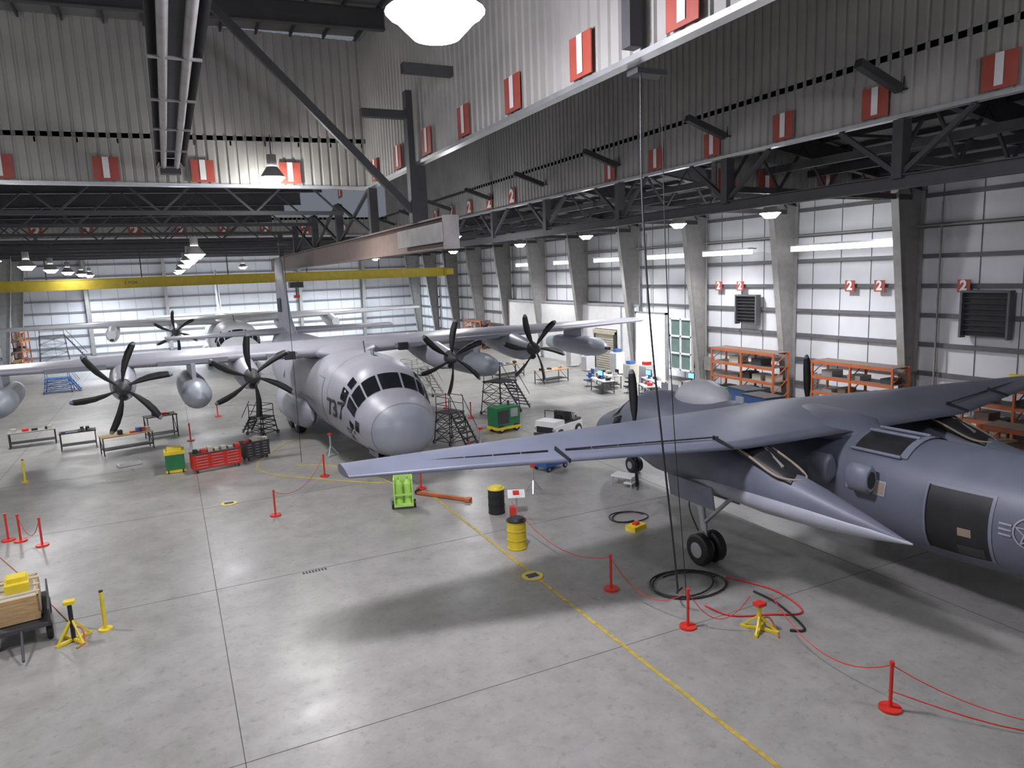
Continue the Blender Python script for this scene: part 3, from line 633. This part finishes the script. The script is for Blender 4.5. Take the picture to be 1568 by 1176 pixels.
stand('maintenance_stand',-12.5,98,3,2,3.2,dsteel,.1); stand('maintenance_stand',24,62,2.2,1.6,2.4,steel,0.2); stand('maintenance_stand',-8.8,69,2,1.5,1.2,blue,0)
m=M()
m.bx(-.35,.35,-.25,.25,.12,.2,lime); m.bx(-.35,-.3,-.25,.25,.2,1.15,lime); m.bx(.3,.35,-.25,.25,.2,1.15,lime); m.bx(-.35,.35,.2,.25,.2,1.2,lime)
for x in(-.16,.16): m.cyl((x,0,.2),(x,0,.95),.14,lime); m.cyl((x,0,.95),(x,0,1.08),.12,lime,.05); m.cyl((x,0,1.08),(x,0,1.18),.03,alu)
m.bx(-.3,.3,-.27,-.25,.55,.62,lime)
for x in(-.4,.4): m.tire((x,0,.15),.15,.08,blk,lime)
m.obj('gas_bottle_cart',(7.1,24.5,0),-.3)
m=M(); m.beam((8.05,25.8,.08),(9.4,23.9,.08),.14,.1,orange); m.cyl((8.0,25.75,.1),(8.15,25.9,.1),.1,blk); m.beam((9.3,23.8,.08),(9.5,24.0,.08),.2,.12,orange); m.obj('tow_bar')
m=M(); m.cyl((0,0,0),(0,0,.03),.22,alu); m.cyl((0,0,.03),(0,0,.75),.03,alu); m.bx(-.3,.3,-.2,.2,.75,.78,wht,Matrix.Rotation(.5,3,'X')); m.bx(-.12,.1,-.1,.08,.8,.83,redp,Matrix.Rotation(.5,3,'X')); m.bx(-.25,-.05,-.12,.12,.02,.3,redp); m.obj('sign_stand',(10.3,21.6,0),-.4)
for x,y in((1.37,28.7),(8.42,16.8)):
    m=M(); m.cyl((0,0,.004),(0,0,.02),.3,yel,n=28); m.bx(-.16,.16,-.12,.12,.02,.03,dsteel); m.cyl((0,0,.02),(0,0,.024),.22,beig,n=24); m.obj('floor_access_cover',(x,y,0))
m=M()
for i in range(8): m.bx(i*.09,i*.09+.05,0,.14,.002,.012,dsteel)
m.obj('floor_drain',(2.75,20.3,0))
m=M(); m.bx(-.5,.5,-.3,.3,.02,.1,alu); m.bx(-.42,.42,-.22,.22,.1,.11,steel)
for x in (-.4,.4): m.tire((x,-.25,.05),.05,.04,blk,steel)
m.obj('drip_tray',(-2.4,37.8,0),.2)
def coil(name,x,y,R,n,r=.025):
    m=M(); pts=[]
    for i in range(int(n*24)):
        a=2*math.pi*i/24; rr=R*(1+.16*math.sin(a*.37)); pts.append((rr*math.cos(a)+.1*math.sin(a*.5),rr*.8*math.sin(a)+.05*math.sin(a*1.7),r+.006*i/24*4))
    m.tube(pts,r,blk,6); m.obj(name,(x,y,0))
coil('hose_coil',11.7,14.2,.95,2.4); coil('hose_coil',13.4,19.3,.6,1.8,.02)
m=M(); m.curve([(12.9,13.0,.03),(12.9,12.2,.03),(12.5,11.0,.03),(12.15,11.1,.03)],.03,blk); m.curve([(12.9,14,.03),(13.4,12.8,.03),(13.1,11.6,.03),(12.3,11.9,.03),(11.5,12.3,.03),(11.3,13,.03)],.02,redp); m.obj('power_cable')
m=M(); m.bx(-.3,.3,-.2,.2,0,.16,yel); m.bx(-.1,.1,-.08,.08,.16,.24,redp); m.obj('spill_kit_box',(13.0,18.3,0),.3)
m=M(); pts=[(9.85,13.5,12.7),(9.86,13.5,10),(9.85,13.2,7),(9.95,12.9,4.2),(10.2,12.9,2.2),(10.6,13.2,.6),(10.9,13.6,.25),(11.3,13.9,.14)]
m.curve(pts,.025,blk); m.curve([(10.4,13.5,12.7),(10.42,13.4,9),(10.4,13.1,5),(10.5,12.9,2),(10.8,13.1,.3),(10.9,13.2,.2)],.012,blk); m.bx(9.7,10.5,13.4,13.8,12.6,12.72,dsteel); m.obj('hanging_cable')
m=M(); m.tube([(4.9,33.5,10),(4.92,33.5,5),(4.9,33.4,.03)],.012,blk); m.bx(4.7,5.1,33.4,33.6,10,10.1,dsteel); m.obj('hanging_cord')
m=M()
m.bx(-.75,.75,-.45,.45,.3,1.35,grn); m.bx(-.8,.8,-.5,.5,.18,.32,yel); m.bx(-.7,.0,-.47,-.45,.5,1.2,dsteel); m.bx(.1,.6,-.48,-.45,.8,1.25,alu); m.cyl((.4,.1,1.35),(.4,.1,1.6),.06,dsteel)
for x in(-.5,.5):
    for y in(-.42,.42): m.tire((x,y,.22),.22,.14,blk,yel,(0,1,0))
m.beam((-.8,0,.25),(-1.4,0,.2),.06,.06,yel); m.obj('ground_power_unit',(15.7,34.1,0),.2)
m=M()
m.bx(-1.2,1.2,-.65,.65,.35,.78,wht); m.bx(-1.2,-.35,-.6,.6,.78,1.02,wht); m.bx(.45,1.15,-.6,.6,.78,.9,dsteel); m.bx(-.25,.4,-.55,.55,.78,.86,blk); m.bx(.3,.42,-.5,.5,.85,1.3,blk)
m.bx(-1.24,-1.2,-.5,.5,.45,.75,blk); m.bx(-1.28,-1.2,-.66,.66,.28,.42,dsteel)
for y in(-.55,.55): m.cyl((-1.26,y,.65),(-1.19,y,.65),.07,alu)
for x in(-.8,.8):
    for y in(-.6,.6): m.tire((x,y,.32),.32,.2,blk,wht,(0,1,0))
m.tube([(-.3,-.2,.9),(-.15,-.2,1.15)],.02,blk); m.cyl((-.18,-.2,1.13),(-.12,-.2,1.18),.17,blk)
for y in(-.6,.6): m.cyl((-.35,y,1.0),(-.35,y,1.4),.02,blk)
m.cyl((-.35,-.6,1.4),(-.35,.6,1.4),.02,blk)
for k in range(4): m.bx(.5+.15*k,.6+.15*k,-.4,.3,.9,1.0+.1*(k%3),random.choice([blk,redp,alu]))
m.obj('tow_tractor',(17.4,31.1,0),.45)
m=M(); m.bx(-.7,.7,-.4,.4,.2,.62,blue); m.bx(-.72,.72,-.42,.42,.62,.68,dsteel); m.bx(-.4,.1,-.2,.2,.68,.85,redp); m.bx(.2,.5,-.2,.2,.68,.8,alu)
for x in(-.5,.5):
    for y in(-.38,.38): m.tire((x,y,.12),.12,.08,blk,steel,(0,1,0))
m.obj('equipment_cart',(14.2,26.2,0),.3)
m=M()
for a in range(3):
    q=a*2.094; m.beam((.35*math.cos(q),.35*math.sin(q),.03),(0,0,.5),.05,.05,alu)
m.cyl((0,0,.4),(0,0,1.0),.05,alu); m.cyl((0,0,1.0),(0,0,1.1),.1,redp)
jk=m.obj('aircraft_jack',(12.0,23.6,0)).data; inst('aircraft_jack',jk,(13.0,31.0,0)); inst('aircraft_jack',jk,(6.4,34,0))
m=M(); m.bx(-.9,.9,-.6,.6,.15,1.2,blue)
for i in range(5): m.bx(-.85+i*.4,-.8+i*.4,-.64,-.6,.15,1.2,dsteel); m.bx(.9,.94,-.6+i*.25,-.55+i*.25,.15,1.2,dsteel)
m.bx(-.95,.95,-.65,.65,1.2,1.28,dsteel); m.bx(-.8,.8,-.5,.5,0,.15,wood); me=m.obj('storage_bin',(29.9,31,0),1.4).data; inst('storage_bin',me,(28.9,28.7,0),1.5)
m=M(); m.bx(-.8,.8,-.5,.5,0,1.0,yel); m.bx(-.82,.82,-.52,.52,.95,1.05,grn); m.bx(-.5,.5,-.54,-.5,.3,.7,grn); m.obj('storage_crate',(29.6,33.4,0),1.5)
def rack(x,y,L,h,lv=4,d=1.2):
    m=M(); n=3
    for i in range(n):
        yy=-L/2+i*L/(n-1)
        for xx in(-d/2,d/2): m.bx(xx-.05,xx+.05,yy-.05,yy+.05,0,h,orange)
        for k in range(4): m.beam((-d/2,yy,k*h/4),(d/2,yy,(k+1)*h/4),.04,.04,orange)
    for k in range(lv):
        z=.5+k*(h-.6)/(lv-1)
        for xx in(-d/2,d/2): m.bx(xx-.04,xx+.04,-L/2,L/2,z-.07,z+.07,orange)
        m.bx(-d/2,d/2,-L/2,L/2,z+.07,z+.1,brown)
        for i in range(5):
            if k<lv-1 and random.random()<.7:
                q=-L/2+.2+i*(L-.5)/5; m.bx(-.45,.4,q,q+.4+.4*random.random(),z+.1,z+.2+.35*random.random(),random.choice([wood,beig,steel,brown,dsteel,dsteel]))
    m.obj('storage_rack',(x,y,0))
rack(32.0,33,5.2,3.2); rack(32.0,25.2,4.8,3.1); rack(31.6,17,4.2,2.9); rack(28.6,14.5,4,1.9,3); rack(32.0,76,5,3.2); rack(-15.6,97,5,4)
m=M(); m.cyl((31.7,17.6,3.2),(31.7,15.8,3.3),.2,yel); m.cyl((32.0,16.3,3.3),(31.5,16.3,3.3),.3,yel); m.obj('yellow_actuator')
m=M()
for x,y,h in((31.8,45.2,1.1),(32.2,47.6,1.8),(31.4,50.8,1.3),(31.9,54.2,1.9),(30.6,41.5,1.5)):
    m.bx(x-.4,x+.4,y-.45,y+.45,.08,h,wht if h>1.2 else beig); m.bx(x-.42,x-.4,y-.4,y-.02,.15,h-.1,alu); m.bx(x-.42,x-.4,y+.02,y+.4,.15,h-.1,alu); m.bx(x-.3,x+.2,y-.3,y+.2,h,h+.25,random.choice([blue,redp,blk]))
m.obj('storage_cabinet_row')
# ---------------------------------------------------------------- world, camera
w=bpy.data.worlds.new('World'); S.world=w; w.use_nodes=True; w.node_tree.nodes['Background'].inputs[0].default_value=(.5,.55,.65,1); w.node_tree.nodes['Background'].inputs[1].default_value=.3
cam=bpy.data.cameras.new('camera'); cam.sensor_fit='HORIZONTAL'; cam.sensor_width=36; cam.lens=24.96; cam.clip_end=400
co=bpy.data.objects.new('camera',cam); S.collection.objects.link(co)
co.matrix_world=Matrix.Translation((0,0,8.4))@Matrix.Rotation(math.radians(-25.5),4,'Z')@Matrix.Rotation(math.radians(90-8.89),4,'X')@Matrix.Rotation(math.radians(-2.18),4,'Z')
S.camera=co
S.view_settings.view_transform='Standard'
